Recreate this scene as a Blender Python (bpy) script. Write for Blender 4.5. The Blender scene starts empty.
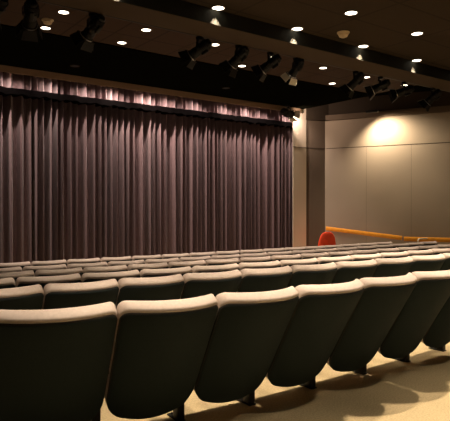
import bpy, bmesh, math, random
from mathutils import Vector, Matrix
random.seed(7)
SC = bpy.context.scene
COL = SC.collection
PI = math.pi

# ------------------------------------------------------------------ camera
EYE = 1.28
YAW = math.radians(36.4)
cam_data = bpy.data.cameras.new('camera')
cam_data.sensor_fit = 'HORIZONTAL'; cam_data.sensor_width = 36.0
cam_data.lens = 36.0 * 550 / 450
cam_data.clip_start = 0.05; cam_data.clip_end = 100
cam = bpy.data.objects.new('camera', cam_data); COL.objects.link(cam)
cam.location = (0, 0, EYE)
cam.rotation_euler = (PI/2 - math.atan(3.5/550), 0, -YAW)
SC.camera = cam

# ------------------------------------------------------------------ world, exposure
w = bpy.data.worlds.new('world'); SC.world = w; w.use_nodes = True
w.node_tree.nodes['Background'].inputs[0].default_value = (0.02, 0.014, 0.01, 1)
w.node_tree.nodes['Background'].inputs[1].default_value = 0.1
SC.view_settings.view_transform = 'Standard'; SC.view_settings.look = 'None'
SC.view_settings.gamma = 1; SC.view_settings.use_curve_mapping = False
SC.view_settings.exposure = 0.0

WARM = (1.0, 0.80, 0.58)
P_DOWN = 275.0        # audience downlights
P_FAR = 80.0         # downlights of the far tiled bay
P_COVE = 150.0         # lamps behind the pelmet board
P_WALL = 250.0        # wall washer
P_HEAD = 6.0       # fill beams added inside dark-lensed spotlight heads

# ------------------------------------------------------------------ materials
def mat(name, col, rough=0.8, metal=0.0, noise=None, bump=None, var=0.15, emit=None, spec=0.3, sheen=0):
    m = bpy.data.materials.new(name); m.use_nodes = True
    nt = m.node_tree; b = nt.nodes['Principled BSDF']
    b.inputs['Base Color'].default_value = (*col, 1)
    b.inputs['Roughness'].default_value = rough
    b.inputs['Metallic'].default_value = metal
    b.inputs['Specular IOR Level'].default_value = spec
    if sheen: b.inputs['Sheen Weight'].default_value = sheen
    tc = nt.nodes.new('ShaderNodeTexCoord')
    if noise:
        n = nt.nodes.new('ShaderNodeTexNoise'); n.inputs['Scale'].default_value = noise
        n.inputs['Detail'].default_value = 5
        nt.links.new(tc.outputs['Object'], n.inputs['Vector'])
        r = nt.nodes.new('ShaderNodeMapRange')
        r.inputs[1].default_value = .25; r.inputs[2].default_value = .75
        r.inputs[3].default_value = 1-var; r.inputs[4].default_value = 1+var
        nt.links.new(n.outputs['Fac'], r.inputs[0])
        mx = nt.nodes.new('ShaderNodeVectorMath'); mx.operation = 'SCALE'
        mx.inputs[0].default_value = col
        nt.links.new(r.outputs[0], mx.inputs['Scale'])
        nt.links.new(mx.outputs[0], b.inputs['Base Color'])
    if bump:
        n2 = nt.nodes.new('ShaderNodeTexNoise'); n2.inputs['Scale'].default_value = bump[0]
        nt.links.new(tc.outputs['Object'], n2.inputs['Vector'])
        bp = nt.nodes.new('ShaderNodeBump'); bp.inputs['Strength'].default_value = bump[1]
        bp.inputs['Distance'].default_value = 0.01
        nt.links.new(n2.outputs['Fac'], bp.inputs['Height'])
        nt.links.new(bp.outputs[0], b.inputs['Normal'])
    if emit:
        b.inputs['Emission Color'].default_value = (*emit[0], 1)
        b.inputs['Emission Strength'].default_value = emit[1]
    return m

def carpet_mat():
    m = mat('carpet', (.50, .40, .235), .95, noise=3, var=.07, bump=(260, .5), spec=.1)
    nt = m.node_tree; b = nt.nodes['Principled BSDF']
    link = b.inputs['Base Color'].links[0]; src = link.from_socket
    tc = nt.nodes.new('ShaderNodeTexCoord')
    n = nt.nodes.new('ShaderNodeTexNoise'); n.inputs['Scale'].default_value = 90; n.inputs['Detail'].default_value = 3
    nt.links.new(tc.outputs['Object'], n.inputs['Vector'])
    r = nt.nodes.new('ShaderNodeMapRange'); r.inputs[1].default_value=.3; r.inputs[2].default_value=.7
    r.inputs[3].default_value=.8; r.inputs[4].default_value=1.18
    nt.links.new(n.outputs['Fac'], r.inputs[0])
    # worn, darker stains with a shape of their own
    v = nt.nodes.new('ShaderNodeTexVoronoi'); v.inputs['Scale'].default_value = 2.3
    nt.links.new(tc.outputs['Object'], v.inputs['Vector'])
    r2 = nt.nodes.new('ShaderNodeMapRange'); r2.inputs[1].default_value=.07; r2.inputs[2].default_value=.16
    r2.inputs[3].default_value=.8; r2.inputs[4].default_value=1.0
    nt.links.new(v.outputs['Distance'], r2.inputs[0])
    mu = nt.nodes.new('ShaderNodeMath'); mu.operation='MULTIPLY'
    nt.links.new(r.outputs[0], mu.inputs[0]); nt.links.new(r2.outputs[0], mu.inputs[1])
    s = nt.nodes.new('ShaderNodeVectorMath'); s.operation='SCALE'
    nt.links.new(src, s.inputs[0]); nt.links.new(mu.outputs[0], s.inputs['Scale'])
    nt.links.new(s.outputs[0], b.inputs['Base Color'])
    return m

def tile_mat(name, col, sx, sy, ox=0.0, oy=0.0):
    # ceiling tiles: narrow joints on a world grid
    m = mat(name, col, .9, noise=30, var=.06, bump=(120, .2), spec=.2)
    nt = m.node_tree; b = nt.nodes['Principled BSDF']
    src = b.inputs['Base Color'].links[0].from_socket
    tc = nt.nodes.new('ShaderNodeTexCoord'); sp = nt.nodes.new('ShaderNodeSeparateXYZ')
    nt.links.new(tc.outputs['Object'], sp.inputs[0])
    outs = []
    for ax, s, o in ((0, sx, ox), (1, sy, oy)):
        a = nt.nodes.new('ShaderNodeMath'); a.operation='SUBTRACT'; a.inputs[1].default_value=o
        nt.links.new(sp.outputs[ax], a.inputs[0])
        p = nt.nodes.new('ShaderNodeMath'); p.operation='PINGPONG'; p.inputs[1].default_value=s/2
        nt.links.new(a.outputs[0], p.inputs[0])
        g = nt.nodes.new('ShaderNodeMath'); g.operation='GREATER_THAN'; g.inputs[1].default_value=.014
        nt.links.new(p.outputs[0], g.inputs[0]); outs.append(g)
    mu = nt.nodes.new('ShaderNodeMath'); mu.operation='MULTIPLY'
    nt.links.new(outs[0].outputs[0], mu.inputs[0]); nt.links.new(outs[1].outputs[0], mu.inputs[1])
    r = nt.nodes.new('ShaderNodeMapRange'); r.inputs[3].default_value=.55; r.inputs[4].default_value=1
    nt.links.new(mu.outputs[0], r.inputs[0])
    s = nt.nodes.new('ShaderNodeVectorMath'); s.operation='SCALE'
    nt.links.new(src, s.inputs[0]); nt.links.new(r.outputs[0], s.inputs['Scale'])
    nt.links.new(s.outputs[0], b.inputs['Base Color'])
    return m

M = dict(
    carpet=carpet_mat(),
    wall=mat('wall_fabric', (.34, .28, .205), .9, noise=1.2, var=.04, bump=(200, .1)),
    wall_dark=mat('wall_fabric_brown_shade', (.135, .10, .068), .9, noise=1.2, var=.04),  # darker brown, with the shade beside the column put into the colour
    column=mat('column_paint', (.78, .68, .52), .8, noise=2, var=.03),
    fascia=mat('fascia_paint', (.035, .024, .014), .9, noise=2, var=.05),
    ledge=mat('ledge_paint', (.12, .085, .052), .7, noise=2, var=.05),
    joint=mat('joint_dark', (.05, .035, .025), .9),
    tile=tile_mat('ceiling_tile', (.040, .028, .016), .61*2, .61, 5.0, 4.25),
    tile_far=tile_mat('ceiling_tile_far', (.056, .035, .022), .60, .60, .475, 7.42),
    beam=mat('beam_paint', (.058, .040, .022), .85, noise=3, var=.05),
    black=mat('black_ceiling', (.004, .004, .0025), .95, noise=2, var=.1, spec=0),
    pelmet=mat('pelmet_paint', (.30, .20, .12), .8, noise=3, var=.08),
    curtain=mat('curtain_velour', (.120, .076, .077), .9, noise=14, var=.12, bump=(300, .2), sheen=.25, spec=.15),
    band=mat('black_webbing', (.0012, .001, .001), 1.0, spec=0),
    pad=mat('seat_cushion_fabric', (.60, .51, .455), .92, noise=60, var=.08, bump=(420, .25), spec=.1),
    shell=mat('seat_back_fabric', (.017, .026, .028), .85, noise=80, var=.10, bump=(420, .25), spec=.15),
    welt=mat('seat_piping', (.05, .04, .035), .85, spec=.1),
    metal=mat('black_metal', (.012, .011, .010), .5, spec=.3, noise=30, var=.1),
    fix=mat('fixture_black', (.006, .006, .005), .5, spec=.25, noise=20, var=.1),
    silver=mat('bare_metal', (.45, .44, .42), .35, metal=.9),
    flap=mat('barn_door_lit', (.80, .74, .60), .5, metal=.0, spec=.4),  # pale copy for lit heads, lamp glow put into the flap colour
    white=mat('cream_plastic', (.62, .50, .32), .5),
    cream=mat('cream_rail_paint', (.80, .70, .50), .4),
    wood=mat('orange_wood', (.98, .41, .04), .45, noise=12, var=.12),
    red=mat('red_fabric', (.90, .085, .025), .7, noise=8, var=.12, bump=(60, .3)),
    lamp=mat('lamp_glow', (1, .9, .75), .5, emit=((1, .87, .68), 6)),
)

# ------------------------------------------------------------------ helpers
def smooth(me, ang=35):
    for p in me.polygons: p.use_smooth = True
    try: me.set_sharp_from_angle(angle=math.radians(ang))
    except Exception: pass

def obj(name, bm, m, parent=None, sm=True):
    bmesh.ops.recalc_face_normals(bm, faces=bm.faces)
    me = bpy.data.meshes.new(name); bm.to_mesh(me); bm.free()
    me.materials.append(M[m] if isinstance(m, str) else m)
    if sm: smooth(me)
    o = bpy.data.objects.new(name, me); COL.objects.link(o)
    if parent: o.parent = parent
    return o

def tag(o, label, cat, group=None):
    o['label'] = label; o['category'] = cat
    if group: o['group'] = group
    return o

def thing(name, label, cat, loc=(0,0,0), rz=0, group=None):
    o = bpy.data.objects.new(name, None); COL.objects.link(o)
    o.empty_display_size = .1
    o.location = loc; o.rotation_euler = (0, 0, rz)
    return tag(o, label, cat, group)

def struct(name, bm, m, sm=False):
    o = obj(name, bm, m, None, sm); o['kind'] = 'structure'; return o

def bx(bm, c, s, bev=0, mtx=None):
    r = bmesh.ops.create_cube(bm, size=1)
    vs = r['verts']
    for v in vs: v.co = Vector((v.co.x*s[0], v.co.y*s[1], v.co.z*s[2]))
    if bev:
        es = list({e for v in vs for e in v.link_edges})
        rr = bmesh.ops.bevel(bm, geom=es, offset=bev, segments=2, affect='EDGES', profile=.5)
        vs = list({v for f in rr['faces'] for v in f.verts} | {v for v in vs if v.is_valid})
    for v in vs:
        v.co = v.co + Vector(c)
        if mtx: v.co = mtx @ v.co
    return bm

def lathe(bm, prof, seg=24, mtx=None):
    """prof: list of (r, z); r=0 ends close on the axis"""
    rings = []
    for r, z in prof:
        if r <= 1e-6:
            v = Vector((0, 0, z)); rings.append([bm.verts.new(mtx @ v if mtx else v)])
        else:
            ring = []
            for i in range(seg):
                a = 2*PI*i/seg; v = Vector((r*math.cos(a), r*math.sin(a), z))
                ring.append(bm.verts.new(mtx @ v if mtx else v))
            rings.append(ring)
    for a, b in zip(rings, rings[1:]):
        for i in range(seg):
            j = (i+1) % seg
            if len(a) == 1 and len(b) == 1: continue
            if len(a) == 1: bm.faces.new((a[0], b[i], b[j]))
            elif len(b) == 1: bm.faces.new((a[i], a[j], b[0]))
            else: bm.faces.new((a[i], a[j], b[j], b[i]))
    return bm

def tube(bm, pts, r, seg=8, closed=False):
    pts = [Vector(p) for p in pts]; n = len(pts); rings = []
    ref = Vector((0, 0, 1))
    for i, p in enumerate(pts):
        if closed: t = pts[(i+1) % n] - pts[i-1]
        else: t = pts[min(i+1, n-1)] - pts[max(i-1, 0)]
        t.normalize()
        a = t.cross(ref)
        if a.length < .05: a = t.cross(Vector((0, 1, 0)))
        a.normalize(); b = t.cross(a)
        rings.append([bm.verts.new(p + r*(math.cos(2*PI*k/seg)*a + math.sin(2*PI*k/seg)*b)) for k in range(seg)])
    m = n if closed else n-1
    for i in range(m):
        A = rings[i]; B = rings[(i+1) % n]
        for k in range(seg):
            l = (k+1) % seg; bm.faces.new((A[k], A[l], B[l], B[k]))
    if not closed:
        bm.faces.new(rings[0]); bm.faces.new(rings[-1][::-1])
    return bm

def prism(bm, poly, z0, z1):
    """vertical prism over a ground polygon"""
    a = [bm.verts.new((x, y, z0)) for x, y in poly]; b = [bm.verts.new((x, y, z1)) for x, y in poly]
    bm.faces.new(a[::-1]); bm.faces.new(b)
    n = len(poly)
    for i in range(n):
        j = (i+1) % n; bm.faces.new((a[i], a[j], b[j], b[i]))
    return bm

def spot(name, loc, target, power, angle, blend=.4, radius=.04, col=WARM, parent=None):
    d = bpy.data.lights.new(name, 'SPOT'); d.energy = power; d.color = col
    d.spot_size = math.radians(angle); d.spot_blend = blend; d.shadow_soft_size = radius
    o = bpy.data.objects.new(name, d); COL.objects.link(o)
    v = Vector(target) - Vector(loc)
    q = v.to_track_quat('-Z', 'Y')
    if parent:
        o.parent = parent; o.matrix_parent_inverse = Matrix.Identity(4)
        pm = Matrix.Translation(parent.location) @ parent.rotation_euler.to_matrix().to_4x4()
        o.matrix_local = pm.inverted() @ (Matrix.Translation(Vector(loc)) @ q.to_matrix().to_4x4())
    else:
        o.location = loc; o.rotation_euler = q.to_euler()
    return o

ORD = ['first', 'second', 'third', 'fourth', 'fifth', 'sixth', 'seventh', 'eighth', 'ninth', 'tenth', 'eleventh',
       'twelfth', 'thirteenth', 'fourteenth', 'fifteenth', 'sixteenth', 'seventeenth', 'eighteenth', 'nineteenth']

# ------------------------------------------------------------------ layout numbers
Z_NEAR = 3.46      # near tiled ceiling
Z_BEAM = 3.29      # underside of the beam
Y_BEAM0, Y_BEAM1 = 4.965, 5.39
Z_FAR = 3.82       # far tiled ceiling and black ceiling
Y_BLACK = 8.0
Y_CURT = 10.66
Y_PELM = 10.20
X_DROP = 10.05     # side edge of the dropped ceiling
Z_SIDE = 4.08
# right wall line
WC = Vector((10.77, 10.10)); WD = Vector((1.17, -2.43)).normalized()
def wall_pt(t, off=0.0):
    n = Vector((WD.y, -WD.x))            # into the room (towards -x)
    n = n if n.x < 0 else -n
    p = WC + WD*t + n*off
    return p.x, p.y

# rows: (x, y) of the seat-top junctions, heights of the floor under each row
def g(x): return .0111/2*((x-7.63)**2 - 7.63**2)
ROWFIT = {
 'B': (3.863, [1.2392, .5385, .0025, .0082, -.0002, -.0008]),
 'C': (4.963, [1.3615, .5702, .0005, -.0366, -.0088, .0055]),
 'D': (6.193, [1.8983, .5386, .0012, .0067, -.0101, -.0011]),
 'E': (7.346, [2.0929, .5692, -.0002, -.0098, -.0044, .0017]),
 'F': (8.564, [2.5706, .5453, .0010, .0244, -.0057, -.0019])}
ROW_A = [(.04, 2.70), (.60, 2.58), (1.165, 2.455), (1.70, 2.37), (2.24, 2.33), (2.80, 2.325), (3.36, 2.33), (3.92, 2.335), (4.47, 2.35)]
TOPH = dict(A=.469, B=.538, C=.616, D=.70, E=.77, F=.83)
RANGE = dict(A=(1, 8), B=(-1, 9), C=(-1, 12), D=(-1, 14), E=(-1, 16), F=(-1, 15))
SEAT_H = EYE - .469
def junction(r, n):
    if r == 'A': return Vector(ROW_A[n])
    d0, q = ROWFIT[r]
    x = q[0] + q[1]*n + q[2]*n*n
    return Vector((x, d0 + q[3] + g(x) + q[4]*(x-4) + q[5]*(x-4)**2))
KNOT = [(-6, 0.0), (3.15, 0.0), (4.26, -.069), (5.36, -.147), (6.57, -.231), (7.73, -.301), (8.97, -.361), (9.6, -.38), (14, -.38)]
def floor_z(x, y):
    v = y - g(x) if x < 13 else y - g(13)
    for (a, za), (b, zb) in zip(KNOT, KNOT[1:]):
        if v <= b: return za + (zb-za)*(v-a)/(b-a) if v > a else za
    return KNOT[-1][1]

# ------------------------------------------------------------------ structure
bm = bmesh.new()
NX, NY = 60, 90
grid = [[bm.verts.new((-4 + 23*i/NX, -4 + 15.5*j/NY, floor_z(-4 + 23*i/NX, -4 + 15.5*j/NY))) for j in range(NY+1)] for i in range(NX+1)]
for i in range(NX):
    for j in range(NY): bm.faces.new((grid[i][j], grid[i+1][j], grid[i+1][j+1], grid[i][j+1]))
struct('floor', bm, 'carpet', True)

bm = bmesh.new(); bx(bm, (7.5, (Y_BEAM0-4)/2, Z_NEAR+.3), (23, Y_BEAM0+4, .6))
struct('ceiling_audience', bm, 'tile')
bm = bmesh.new(); bx(bm, (7.5, (Y_BEAM0+Y_BEAM1)/2, (Z_BEAM+4.3)/2), (23, Y_BEAM1-Y_BEAM0, 4.3-Z_BEAM))
struct('trim_1', bm, 'beam')
bm = bmesh.new(); bx(bm, (7.5, Y_BEAM0-.004, (Z_BEAM+.002+Z_NEAR)/2), (23, .008, Z_NEAR-Z_BEAM-.002))
struct('trim_10', bm, mat('beam_face', (.012, .0115, .007), .9))
bm = bmesh.new(); bx(bm, ((X_DROP-4)/2, (Y_BEAM1+Y_BLACK)/2, Z_FAR+.04), (X_DROP+4, Y_BLACK-Y_BEAM1, .08))
struct('ceiling_middle', bm, 'tile_far')
bm = bmesh.new(); bx(bm, ((X_DROP-4)/2, (Y_BLACK+Y_PELM+1.2)/2, Z_FAR+.03), (X_DROP+4, Y_PELM+1.2-Y_BLACK, .10))
struct('ceiling_stage', bm, 'black')
bm = bmesh.new(); bx(bm, (X_DROP/2+8, 8.4, Z_SIDE+.1), (14, 6.4, .2))
struct('ceiling_side', bm, 'black')
# vertical return closing the side edge of the dropped ceiling
bm = bmesh.new(); bx(bm, (X_DROP-.03, (Y_BEAM1+11.4)/2, (Z_FAR+.09+Z_SIDE)/2), (.06, 11.4-Y_BEAM1, Z_SIDE-Z_FAR-.09))
struct('trim_2', bm, 'fascia')
# pelmet board under the black ceiling
bm = bmesh.new(); bx(bm, ((9.93-4)/2, Y_PELM+.012, Z_FAR-.02-.06), (9.93+4, .024, .12), .003)
struct('trim_3', bm, 'pelmet')

# walls
def wall(name, p, q, z0, z1, th, m, flip=1):
    d = Vector((q[0]-p[0], q[1]-p[1])).normalized(); n = Vector((-d.y, d.x))*th*flip
    b = bmesh.new(); prism(b, [p, q, (q[0]+n.x, q[1]+n.y), (p[0]+n.x, p[1]+n.y)], z0, z1)
    return struct(name, b, m)
wall('wall_behind_curtain', (-4, 11.3), (11.5, 11.3), -.6, 4.2, .2, 'wall_dark')
wall('wall_left', (-4, -4), (-4, 11.5), -.6, 4.2, .2, 'wall_dark')
wall('wall_back', (-4, -4), (19, -4), -.6, 4.2, .2, 'wall', -1)
wall('wall_right', wall_pt(-.15), wall_pt(15.6), -.6, 4.3, .2, 'wall')
# proscenium column and the short wall beside it
b = bmesh.new(); prism(b, [(9.75, 10.29), (10.20, 10.27), (10.20, 11.3), (10.15, 11.3), (10.15, 10.36), (9.80, 10.36)], -.6, 4.2); struct('wall_column', b, 'column')
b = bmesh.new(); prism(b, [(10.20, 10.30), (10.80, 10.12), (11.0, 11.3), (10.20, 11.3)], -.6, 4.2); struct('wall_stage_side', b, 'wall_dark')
# panel joints
JZ = EYE + 1.539
b = bmesh.new(); prism(b, [(9.749, 10.287), (10.2, 10.267), (10.2, 10.28), (9.749, 10.295)], JZ-.007, JZ+.007)
struct('trim_4', b, 'joint')
b = bmesh.new(); prism(b, [(10.20, 10.297), (10.78, 10.117), (10.78, 10.14), (10.20, 10.32)], JZ-.007, JZ+.007)
struct('trim_5', b, 'joint')
b = bmesh.new(); prism(b, [wall_pt(0, .004), wall_pt(9, .004), wall_pt(9, -.01), wall_pt(0, -.01)], JZ-.008, JZ+.008)
for t in (1.05, 2.15, 3.25, 4.4):
    prism(b, [wall_pt(t-.002, .001), wall_pt(t+.002, .001), wall_pt(t+.002, -.01), wall_pt(t-.002, -.01)], -.5, JZ)
struct('trim_6', b, 'joint')
# ledge and upper fascia along the right wall
b = bmesh.new(); prism(b, [wall_pt(-.1, .10), wall_pt(12, .10), wall_pt(12, -.02), wall_pt(-.1, -.02)], 3.545, 3.68)
struct('trim_7', b, 'ledge')
b = bmesh.new(); prism(b, [wall_pt(-.1, .04), wall_pt(12, .04), wall_pt(12, -.02), wall_pt(-.1, -.02)], 3.68, 4.1)
struct('trim_8', b, 'fascia')
b = bmesh.new(); prism(b, [(10.19, 10.24), (10.76, 10.02), (10.8, 10.14), (10.19, 10.33)], 3.545, 4.1)
struct('trim_9', b, 'fascia')

# ------------------------------------------------------------------ downlights
def make_downlight(x, y, z, label, power, lit=True, angle=66, group='round recessed ceiling downlights'):
    t = thing('ceiling_downlight', label, 'ceiling light', (x, y, z), 0, group)
    b = bmesh.new(); lathe(b, [(.066, -.001), (.066, -.006), (.078, -.008), (.084, -.004), (.084, .004), (.066, .004), (.066, -.001)], 28)
    obj('trim_ring', b, 'beam' if lit else 'fascia', t)
    b = bmesh.new(); lathe(b, [(0, -.003), (.067, -.003), (.067, .002), (0, .002)], 28)
    obj('lens', b, 'lamp' if lit else 'metal', t)
    if lit: spot('downlight_beam', (x, y, z-.012), (x, y, 0), power, angle, .45, .035, parent=t)
    return t
for i, x in enumerate((2.31, 3.52, 4.71, 5.94, 7.15, 8.36)):
    wh = ['leftmost, mostly out of the photo', 'first in view from the left', 'second in view from the left', 'third in view from the left', 'fourth in view from the left', 'at the right edge of the photo'][i]
    make_downlight(x, 4.900, Z_NEAR, 'recessed downlight against the beam, ' + wh, P_DOWN*.85, angle=60)
for i, x in enumerate((4.81, 6.05)):
    make_downlight(x, 4.14, Z_NEAR, 'recessed downlight on near ceiling, ' + ['left of the two set back from the beam', 'right of the two set back from the beam'][i], P_DOWN, angle=60)
for i, (x, y) in enumerate(((1.1, 2.45), (2.3, 2.45), (3.5, 2.45), (4.7, 2.45), (5.9, 2.45), (1.2, .9), (2.8, .9), (4.4, .9), (6.0, .9))):
    make_downlight(x, y, Z_NEAR, 'recessed downlight of the near ceiling above the nearest seats, overhead out of the frame', P_DOWN*(1.25 if y > 2 else .45), group='downlights overhead')
for i in range(7):
    x = 2.57 + 1.21*i
    make_downlight(x, 7.03, Z_FAR, 'small glowing downlight in the tiled bay past the beam, nearer line, %s from the left' % ORD[i], P_FAR)
for i in range(6):
    x = 2.59 + 1.18*i
    make_downlight(x, 7.80, Z_FAR, 'small glowing downlight at the far edge of the tiled bay, %s from the left' % ORD[i], P_FAR)
for i, (x, y) in enumerate(((3.68, 9.51), (6.94, 9.38))):
    make_downlight(x, y, Z_FAR-.02, 'unlit recessed downlight in the black ceiling above the curtain, ' + ('left one', 'right one')[i], 0, False, group='unlit downlights')

for i, (x, y) in enumerate(((10.95, 7.35), (11.6, 5.9))):  # unseen fill lamps, added to brighten the seats at the right row ends
    make_downlight(x, y, Z_SIDE-.002, 'added unseen downlight behind the beam over the right wall aisle, ' + ('farther one', 'nearer one')[i], P_FAR*.7, group='added downlights over the right aisle')

def detector(x, y, z, label):
    t = thing('smoke_detector', label, 'smoke detector', (x, y, z), 0)
    b = bmesh.new(); lathe(b, [(0, 0), (.078, 0), (.078, -.012), (.070, -.018), (0, -.018)], 28); obj('base', b, 'white', t)
    b = bmesh.new(); lathe(b, [(.062, -.018), (.064, -.03), (.05, -.055), (.028, -.066), (0, -.068)], 28); obj('dome', b, 'white', t)
detector(5.27, 4.66, Z_NEAR, 'cream domed smoke detector on the near tiled ceiling')
detector(2.50, 7.45, Z_FAR, 'brownish domed detector on the far ceiling at left between two downlights')
detector(8.86, 7.55, Z_FAR, 'brownish domed detector on the far ceiling at right behind the hanging spotlights')

# ------------------------------------------------------------------ stage curtain
def curtain():
    x0, x1 = 1.2, 10.10
    zt, zb = Z_FAR-.03, -.36
    n = 2200; rows = [0, .02, .05, .085, .11, .15, .2, .28, .38, .5, .65, .8, 1]
    rnd = random.Random(3)
    # warped phase so that folds come in uneven groups
    ph = [0.0]; kx = 0
    knots = [rnd.uniform(.55, 1.6) for _ in range(80)]
    def rate(x):
        f = (x-x0)/.21; i = int(f); a = f-i; a = a*a*(3-2*a)
        return knots[i % 80]*(1-a) + knots[(i+1) % 80]*a
    amps = [rnd.uniform(.45, 1.15) for _ in range(160)]
    b = bmesh.new(); prev = None; dx = (x1-x0)/n
    phase = 0
    for i in range(n+1):
        x = x0 + dx*i
        phase += 2*PI*dx/.165*rate(x)
        k = phase/(2*PI); ki = int(k); a = k-ki; a = a*a*(3-2*a)
        am = amps[ki % 160]*(1-a) + amps[(ki+1) % 160]*a
        s = math.sin(phase)
        fold = -.13*am*(1-2*(math.sin(phase/2)**2+.012)**.45)
        fine = .010*math.sin(phase*3.1+1.3*math.sin(x*2.2)) + .012*math.sin(x*5.1)
        col = []
        for r in rows:
            flat = 1 - .12*math.exp(-r*22)
            yy = Y_CURT + (fold*flat + fine*(1-.5*r)) + .02*math.sin(phase*.37 + r*1.5)*r
            xx = x + .010*math.sin(phase*.5 + 2.5*r)*r
            col.append(b.verts.new((min(xx, x1), yy, zt + (zb-zt)*r)))
        if prev:
            for u in range(len(rows)-1): b.faces.new((prev[u], col[u], col[u+1], prev[u+1]))
        prev = col
    o = obj('stage_curtain', b, 'curtain'); smooth(o.data, 180)
    tag(o, 'tall plum brown pleated stage curtain across the far end of the hall', 'curtain')
    # black heading band in front of the pleats
    b = bmesh.new()
    pts = []
    for i in range(401):
        x = x0 + (x1-x0)*i/400
        pts.append((x, Y_CURT-.205 + .012*math.sin(x*9) + .008*math.sin(x*23), .012*math.sin(x*13)+.01*math.sin(x*31+1)))
    prev = None
    for x, y, dz in pts:
        c = [b.verts.new((x, y, 3.47+dz*.3)), b.verts.new((x, y+.26, 3.47+dz*.3)), b.verts.new((x, y+.26, 3.355+dz)), b.verts.new((x, y, 3.355+dz))]
        if prev:
            for k in range(4): b.faces.new((prev[k], c[k], c[(k+1) % 4], prev[(k+1) % 4]))
        prev = c
    h = obj('heading_band', b, 'band', o)
    h['label'] = 'black band across the pleats near the top'
curtain()
for i in range(13):
    x = 1.5 + .68*i + random.uniform(-.13, .13)
    spot('cove_beam', (x, Y_PELM+.07, Z_FAR-.06), (x+random.uniform(-.1, .1), Y_CURT+.02, 2.2), P_COVE*random.uniform(.5, 1.4), 140, .8, .015, col=(1, .80, .70))

# ------------------------------------------------------------------ stage spotlights on the beam
def spotlight(x, y, ztop, az, tilt, label, lit=False, ln=.30, group='stage spotlights hanging from the beam', power=0, scale=1.0, cone=40):
    """az: heading of the beam (0 = +Y, positive towards +X), tilt: degrees below the horizontal"""
    t = thing('stage_spotlight', label, 'spotlight', (x, y, ztop), -math.radians(az), group)
    t.scale = (scale,)*3
    b = bmesh.new()
    bx(b, (0, 0, -.02), (.07, .09, .04), .006); bx(b, (0, .03, -.055), (.03, .03, .05), .004)
    tube(b, [(-.045, 0, -.03), (.06, 0, -.03)], .009); obj('clamp', b, 'fix', t)
    b = bmesh.new()
    pz = -.17
    path = [(-.088, 0, pz), (-.088, 0, -.10), (-.07, 0, -.078), (.07, 0, -.078), (.088, 0, -.10), (.088, 0, pz)]
    for p, q in zip(path, path[1:]):
        m = (Vector(p)+Vector(q))/2; d = Vector(q)-Vector(p)
        R = Matrix.Translation(m) @ d.to_track_quat('X', 'Z').to_matrix().to_4x4()
        bx(b, (0, 0, 0), (d.length+.006, .03, .008) if abs(d.z) < .001 else (d.length+.004, .03, .008), 0, R)
    obj('yoke', b, 'fix', t)
    # housing axis
    R = Matrix.Translation((0, 0, pz)) @ Matrix.Rotation(-math.radians(90+tilt), 4, 'X')
    b = bmesh.new()
    f = ln/2
    prof = [(0, -f-.03), (.045, -f-.03), (.06, -f-.015), (.062, -f+.01)]
    for k in range(5):
        z = -f+.02+k*.022; prof += [(.078, z), (.078, z+.010), (.066, z+.012), (.066, z+.020)]
    prof += [(.066, f*.35), (.072, f*.4), (.072, f*.85), (.080, f*.88), (.080, f), (.070, f), (.070, f-.03)]
    lathe(b, prof, 24, R)
    for sx in (-1, 1): bx(b, (sx*.082, 0, 0), (.02, .035, .035), .004, R)
    bx(b, (0, .085 if True else 0, -f*.3), (.05, .03, .10), .005, R)
    obj('housing', b, 'fix', t)
    b = bmesh.new(); lathe(b, [(0, f-.028), (.05, f-.030), (.070, f-.036), (.070, f-.045), (0, f-.045)], 24, R)
    obj('lens', b, 'lamp' if lit else 'metal', t)
    b = bmesh.new()
    lathe(b, [(.080, f*.93), (.086, f*.93), (.086, f*.99), (.080, f*.99)], 24, R)
    obj('collar', b, 'silver', t)
    b = bmesh.new(); bx(b, (0, 0, f+.004), (.175, .175, .004), 0, R)
    # frame plate with a round opening is drawn as four bars
    b.free(); b = bmesh.new()
    for sx in (-1, 1):
        bx(b, (sx*.082, 0, f+.004), (.014, .178, .008), 0, R); bx(b, (0, sx*.082, f+.004), (.178, .014, .008), 0, R)
    obj('gel_frame', b, 'fix', t)
    for k in range(4):
        a = k*PI/2
        Q = R @ Matrix.Rotation(a, 4, 'Z') @ Matrix.Translation((0, .088, f+.008)) @ Matrix.Rotation(-math.radians(28 if k % 2 else 22), 4, 'X')
        b = bmesh.new()
        vs = [(-.07, 0, 0), (.07, 0, 0), (.092, 0, .11), (-.092, 0, .11)]
        lo = [b.verts.new(Q @ Vector(v)) for v in vs]; hi = [b.verts.new(Q @ (Vector(v)+Vector((0, .003, 0)))) for v in vs]
        b.faces.new(lo); b.faces.new(hi[::-1])
        for i in range(4): b.faces.new((lo[i], lo[(i+1) % 4], hi[(i+1) % 4], hi[i]))
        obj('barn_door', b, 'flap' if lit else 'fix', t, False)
    if power:
        l = spot('spotlight_beam', (0, 0, 0), (0, 0, -1), power, cone, .5, .03, col=(1, .74, .62))
        l.parent = t
        l.matrix_local = R @ Matrix.Translation((0, 0, f-.02)) @ Matrix.Rotation(PI, 4, 'X')
    return t

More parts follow.
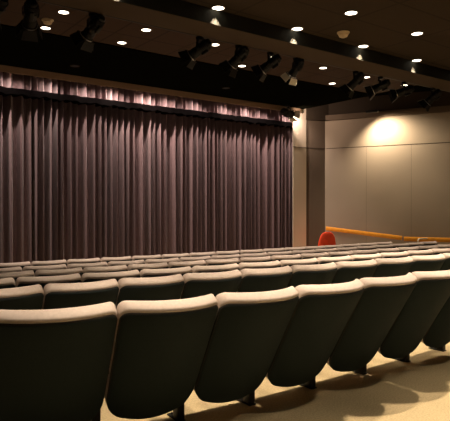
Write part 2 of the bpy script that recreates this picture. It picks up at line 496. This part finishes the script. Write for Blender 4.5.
ZT = Z_BEAM + .03
HEADS = [ # px, az, tilt, extra drop, lit
 (1.36, -8, 18, 'black spotlight at the far left top corner of the photo'),
 (1.68, 12, 35, 'black spotlight hanging second from the left below the beam'),
 (2.33, -22, 38, 'black spotlight hanging left of the middle with a pale glint on its front flap'),
 (3.68, -32, 30, 'black spotlight with a bright metal collar, leftmost of the middle four'),
 (4.27, -22, 40, 'black spotlight with a lit front edge, second of the middle four'),
 (4.80, -30, 32, 'all black spotlight pointing far left, third of the middle four'),
 (5.27, -5, 45, 'spotlight with glowing cream flaps, rightmost of the middle four'),
 (6.5, -22, 42, 'black spotlight with pale rim, leftmost of the four at the right'),
 (7.08, -35, 25, 'black spotlight tilted level, second of the four at the right'),
 (7.68, -42, 18, 'large black spotlight lying almost level, third of the four at the right'),
 (8.5, -20, 40, 'black spotlight with a pale front flap, rightmost near the side wall')]
b = bmesh.new(); bx(b, (5.2, Y_BEAM1+.11, ZT+.02), (13.5, .04, .035), .004)
for x in (-.5, 2, 4.5, 7, 9.5, 11.5): bx(b, (x, Y_BEAM1+.045, ZT+.02), (.04, .13, .02))
tag(obj('lighting_track', b, 'fix'), 'long black lighting track fixed along the far lower edge of the beam', 'track')
for i, (x, az, tl, lab) in enumerate(HEADS):
    lit = i == 6
    spotlight(x, Y_BEAM1+.11, ZT, az, tl, lab, lit, power=120 if lit else P_HEAD if i in (0, 2, 3, 5) else 0, cone=120 if lit else 55, scale=.80 if lit else .88)  # some heads with dark lenses get an added beam to light the curtain
spotlight(9.26, 9.98, Z_FAR-.03, 82, 6, 'black spotlight by the curtain corner lighting the pale column', True, group=None, power=50, scale=1.15, cone=100)

# wall washer under the ledge of the right wall
x, y = wall_pt(1.25, .26)
t = thing('wall_washer_lamp', 'small dark lamp on the ledge above the glow on the right wall', 'wall lamp', (x, y, 3.66), math.atan2(WD.y, WD.x))
b = bmesh.new(); bx(b, (0, 0, .0), (.30, .10, .06), .012); obj('housing', b, 'fix', t)
b = bmesh.new(); bx(b, (0, .09, .0), (.03, .14, .02), .002); obj('bracket', b, 'fix', t)
x, y = wall_pt(1.40, .50); tx, ty = wall_pt(1.75, 0)
spot('wall_wash_beam', (x, y, 3.53), (tx, ty, 2.5), P_WALL, 135, .9, .05, parent=t)

# ------------------------------------------------------------------ seats
LEAN = math.atan2(.363, .615)
def warp(x, d, z, hw=.272):
    yb = -.13 - (z-.18)*.363/.615
    cv = -.12*(1-(x/hw)**2)*(.55+.45*(z-.13)/.68)
    return Vector((x, yb + cv + d*math.cos(LEAN), z + d*math.sin(LEAN)))
def outline(inset, top=.79, bot=.168, hw=.276, rt=.042, rb=.085, k=7):
    h = hw-inset; t = top-inset; bo = bot+inset; a = max(rt-inset, .012); c = max(rb-inset, .012)
    pts = []
    def arc(cx, cz, r, s):
        for i in range(k+1):
            th = s + PI/2*i/k; pts.append((cx+r*math.cos(th), cz+r*math.sin(th)))
    def seg(p, q, n):
        for i in range(1, n): pts.append((p[0]+(q[0]-p[0])*i/n, p[1]+(q[1]-p[1])*i/n))
    arc(h-a, t-a, a, 0); seg((h-a, t), (-h+a, t), 8)
    arc(-h+a, t-a, a, PI/2); seg((-h, t-a), (-h, bo+c), 8)
    arc(-h+c, bo+c, c, PI); seg((-h+c, bo), (h-c, bo), 8)
    arc(h-c, bo+c, c, -PI/2); seg((h, bo+c), (h, t-a), 8)
    out = []
    for x, z in pts:
        wgt = max(0, 1-(z-bo)/.25)
        out.append((x*(1-.055*max(0, (.79-z)/.64)**1.5), z - .06*(1-(x/hw)**2)*wgt))
    return out
def shell(bm, rings, cap0=True, cap1=True, **kw):
    """rings: (inset, depth)"""
    loops = []
    for ins, d in rings:
        loops.append([bm.verts.new(warp(x, d, z)) for x, z in outline(ins, **kw)])
    def cap(ins, d):
        base = outline(ins, **kw); cz = .49; prev = None; L = []
        for s in (.75, .5, .25):
            L.append([bm.verts.new(warp(x*s, d, cz+(z-cz)*s)) for x, z in base])
        c = bm.verts.new(warp(0, d, cz)); return L, c
    seq = loops
    def bridge(A, B):
        n = len(A)
        for i in range(n):
            j = (i+1) % n; bm.faces.new((A[i], A[j], B[j], B[i]))
    for A, B in zip(seq, seq[1:]): bridge(A, B)
    for end, flag in ((0, cap0), (-1, cap1)):
        if not flag: continue
        L, c = cap(*rings[end]); cur = loops[end]
        for l in L: bridge(cur, l); cur = l
        n = len(cur)
        for i in range(n): bm.faces.new((cur[i], cur[(i+1) % n], c))
    return bm

def make_seat(label):
    t = thing('theatre_seat', label, 'theatre seat', group='theatre seats in curved rows')
    b = bmesh.new(); R = .022; T = .08
    shell(b, [(.032, 0), (.014, 0), (.005, .004), (.001, .013), (0, T*.5), (.001, T-.014), (.005, T-.005), (.014, T), (.04, T)])
    br = obj('backrest', b, 'pad', t); smooth(br.data, 180)
    b = bmesh.new(); kw = dict(top=.774, rt=.042)
    shell(b, [(.004, .030), (.002, -.002), (.006, -.009), (.016, -.0125)], cap0=False, **kw)
    bp = obj('back_panel', b, 'shell', t); smooth(bp.data, 60); bp['label'] = 'dark blue grey back panel'
    b = bmesh.new()
    tube(b, [warp(x, -.004, z) for x, z in outline(.004, **kw)], .0028, 6, True)
    obj('piping', b, 'welt', bp)
    # tip-up cushion, folded
    b = bmesh.new()
    Q = Matrix.Translation((0, -.075, .44)) @ Matrix.Rotation(math.radians(12), 4, 'X')
    bx(b, (0, 0, 0), (.47, .10, .40), .035, Q); c = obj('seat_cushion', b, 'pad', t); smooth(c.data, 180)
    b = bmesh.new(); bx(b, (0, .056, 0), (.44, .014, .37), .006, Q); obj('seat_pan', b, 'metal', c)
    # pedestal at the left junction
    add_leg(t, -.28)
    return t
def add_leg(t, x):
    b = bmesh.new()
    bx(b, (x, .0, .245), (.05, .065, .47), .006)
    bx(b, (x, -.13, .44), (.032, .24, .06), .006)
    l = obj('leg', b, 'metal', t)
    b = bmesh.new(); bx(b, (x, .035, .005), (.055, .15, .009), .003)
    for yy in (.055, .09): lathe(b, [(0, .018), (.008, .018), (.010, .011), (.010, .008)], 10, Matrix.Translation((x, yy, 0)))
    obj('foot_plate', b, 'metal', l)
    b = bmesh.new(); bx(b, (x, -.05, .565), (.05, .36, .035), .014); bx(b, (x, -.06, .51), (.03, .2, .09), .006)
    obj('armrest', b, 'metal', t)

def copy_tree(o, parent=None):
    c = o.copy(); COL.objects.link(c)
    if parent: c.parent = parent
    for ch in KIDS[o.name]: copy_tree(ch, c)
    return c

proto = make_seat('seat')
KIDS = {}
def note(o):
    KIDS[o.name] = list(o.children)
    for c in o.children: note(c)
bpy.context.view_layer.update(); note(proto)
ROWN = dict(A='nearest row', B='second nearest row', C='third nearest row', D='fourth nearest row',
            E='row before the farthest', F='farthest row by the curtain')
first = True
END_SEATS = {}
for r in 'ABCDEF':
    n0, n1 = RANGE[r]
    cnt = n1-n0
    for k, n in enumerate(range(n0, n1)):
        p, q = junction(r, n), junction(r, n+1)
        d = q-p; rz = math.atan2(d.y, d.x); c = (p+q)/2
        fwd = Vector((-math.sin(rz), math.cos(rz)))
        base = c + fwd*.45
        if first: t = proto; first = False
        else: t = copy_tree(proto)
        zf = EYE-TOPH[r]-SEAT_H
        t.location = (base.x, base.y, floor_z(base.x, base.y)); t.rotation_euler = (0, 0, rz)
        t.scale = (d.length/.56, 1, (EYE-TOPH[r]-t.location.z)/SEAT_H)
        pos = '%s from the left' % ORD[k]
        if k == 0: pos = 'cut off by the left photo edge'
        if k == cnt-1: pos = 'at the right photo edge' if r in 'ABCD' else 'end seat by the wall aisle'
        t['label'] = 'theatre seat in the %s, %s' % (ROWN[r], pos)
        if k == cnt-1:
            add_leg(t, .28); END_SEATS[r] = t

# ------------------------------------------------------------------ cream grab rails at the row ends
def hoop(x0, y0, x1, y1, ztop, label):
    zf = floor_z((x0+x1)/2, (y0+y1)/2)
    dx, dy = x1-x0, y1-y0; L = math.hypot(dx, dy)
    t = thing('grab_rail', label, 'rail', (x0, y0, zf), math.atan2(dy, dx), 'cream grab rails')
    H = ztop-zf; r = .07
    pts = [(0, 0, 0), (0, 0, H-r)] + [(r-r*math.cos(a), 0, H-r+r*math.sin(a)) for a in [PI/2*i/6 for i in range(1, 7)]] \
        + [(L-r+r*math.sin(a), 0, H-r+r*math.cos(a)) for a in [PI/2*i/6 for i in range(0, 7)]] + [(L, 0, 0)]
    b = bmesh.new(); tube(b, pts, .017, 10); obj('tube', b, 'cream', t)
    for xx in (0, L):
        b = bmesh.new(); lathe(b, [(0, .012), (.04, .012), (.045, 0), (0, 0)], 16, Matrix.Translation((xx, 0, 0))); obj('flange', b, 'cream', t)
def at(px, Y):
    u = (px-225)/550; z = Y/(math.cos(YAW)-u*math.sin(YAW))
    return (z*(math.sin(YAW)+u*math.cos(YAW)), Y, z)
a = at(418, 7.75); b_ = at(438, 7.75)
hoop(a[0], a[1], b_[0]-.0, b_[1], EYE-(237.8-207)/550*b_[2], 'cream tubular grab rail at the end of the rows, right one')
a = at(381, 8.95); b_ = at(398, 8.95)
hoop(a[0], a[1], b_[0], b_[1], EYE-(240-207)/550*b_[2], 'cream tubular grab rail by the end seats, left one')

# ------------------------------------------------------------------ wooden handrail on the right wall
def rail(t0, z0, t1, z1, label, hgt=.105, off=.09):
    ax, ay = wall_pt(t0, off); bx_, by = wall_pt(t1, off)
    t = thing('wooden_handrail', label, 'handrail', (ax, ay, z0), 0)
    A = Vector((0, 0, 0)); Bv = Vector((bx_-ax, by-ay, z1-z0)); d = Bv.normalized()
    n = Vector((WD.y, -WD.x, 0)); n = n if n.x < 0 else -n
    up = n.cross(d); up = up if up.z > 0 else -up
    b = bmesh.new(); prev = None
    sec = [(-.02, -hgt/2+.012), (-.012, -hgt/2), (.012, -hgt/2), (.02, -hgt/2+.012), (.02, hgt/2-.012), (.012, hgt/2), (-.012, hgt/2), (-.02, hgt/2-.012)]
    for P in (A, Bv):
        c = [b.verts.new(P + n*s + up*v) for s, v in sec]
        if prev:
            for k in range(8): b.faces.new((prev[k], c[k], c[(k+1) % 8], prev[(k+1) % 8]))
            b.faces.new(c)
        else: b.faces.new(c[::-1])
        prev = c
    obj('board', b, 'wood', t)
    L = Bv.length; nb = max(2, int(L/1.0)+1)
    for i in range(nb):
        P = Bv*((i+.5)/nb)
        b = bmesh.new(); tube(b, [P - n*.015, P - n*(off-.002)], .012); obj('bracket', b, 'metal', t)
rail(.02, .72, 1.95, .515, 'sloping orange wooden handrail along the right wall, far section from the corner')
rail(2.0, .50, 8.0, .50, 'level orange wooden handrail on the right wall, section at the right photo edge', .11, .13)

# ------------------------------------------------------------------ red chair in the far corner
def red_chair():
    a = at(324.5, 9.62)
    t = thing('red_chair', 'bright red rounded chair back in the far corner below the handrail', 'chair', (a[0]-.02, 9.62, floor_z(a[0], 9.62)), math.radians(-25))
    t.scale = (1, 1, 1.07)
    def rr(z, w, d, y):   # rounded section
        return [(w*math.copysign(abs(math.cos(t_))**.75, math.cos(t_)), y + d*math.copysign(abs(math.sin(t_))**.75, math.sin(t_)), z) for t_ in [2*PI*i/28 for i in range(28)]]
    b = bmesh.new(); prev = None
    lev = [(.40, .235, .05, -.16), (.48, .24, .055, -.175), (.60, .238, .055, -.19), (.72, .225, .052, -.205), (.82, .205, .05, -.22), (.90, .17, .045, -.23), (.955, .12, .036, -.236), (.98, .06, .022, -.24)]
    for z, w_, d_, y_ in lev:
        c = [b.verts.new(p) for p in rr(z, w_, d_, y_)]
        if prev:
            for k in range(28): b.faces.new((prev[k], c[k], c[(k+1) % 28], prev[(k+1) % 28]))
        else: b.faces.new(c[::-1])
        prev = c
    b.faces.new(prev); o = obj('backrest', b, 'red', t); smooth(o.data, 60)
    b = bmesh.new(); bx(b, (0, .05, .44), (.47, .44, .07), .03); o = obj('seat', b, 'red', t)
    for sx in (-1, 1):
        for yy, top in ((-.15, .42), (.22, .42)):
            b = bmesh.new(); tube(b, [(sx*.20, yy, top), (sx*.225, yy*1.15, .005)], .013); obj('leg', b, 'metal', t)
red_chair()
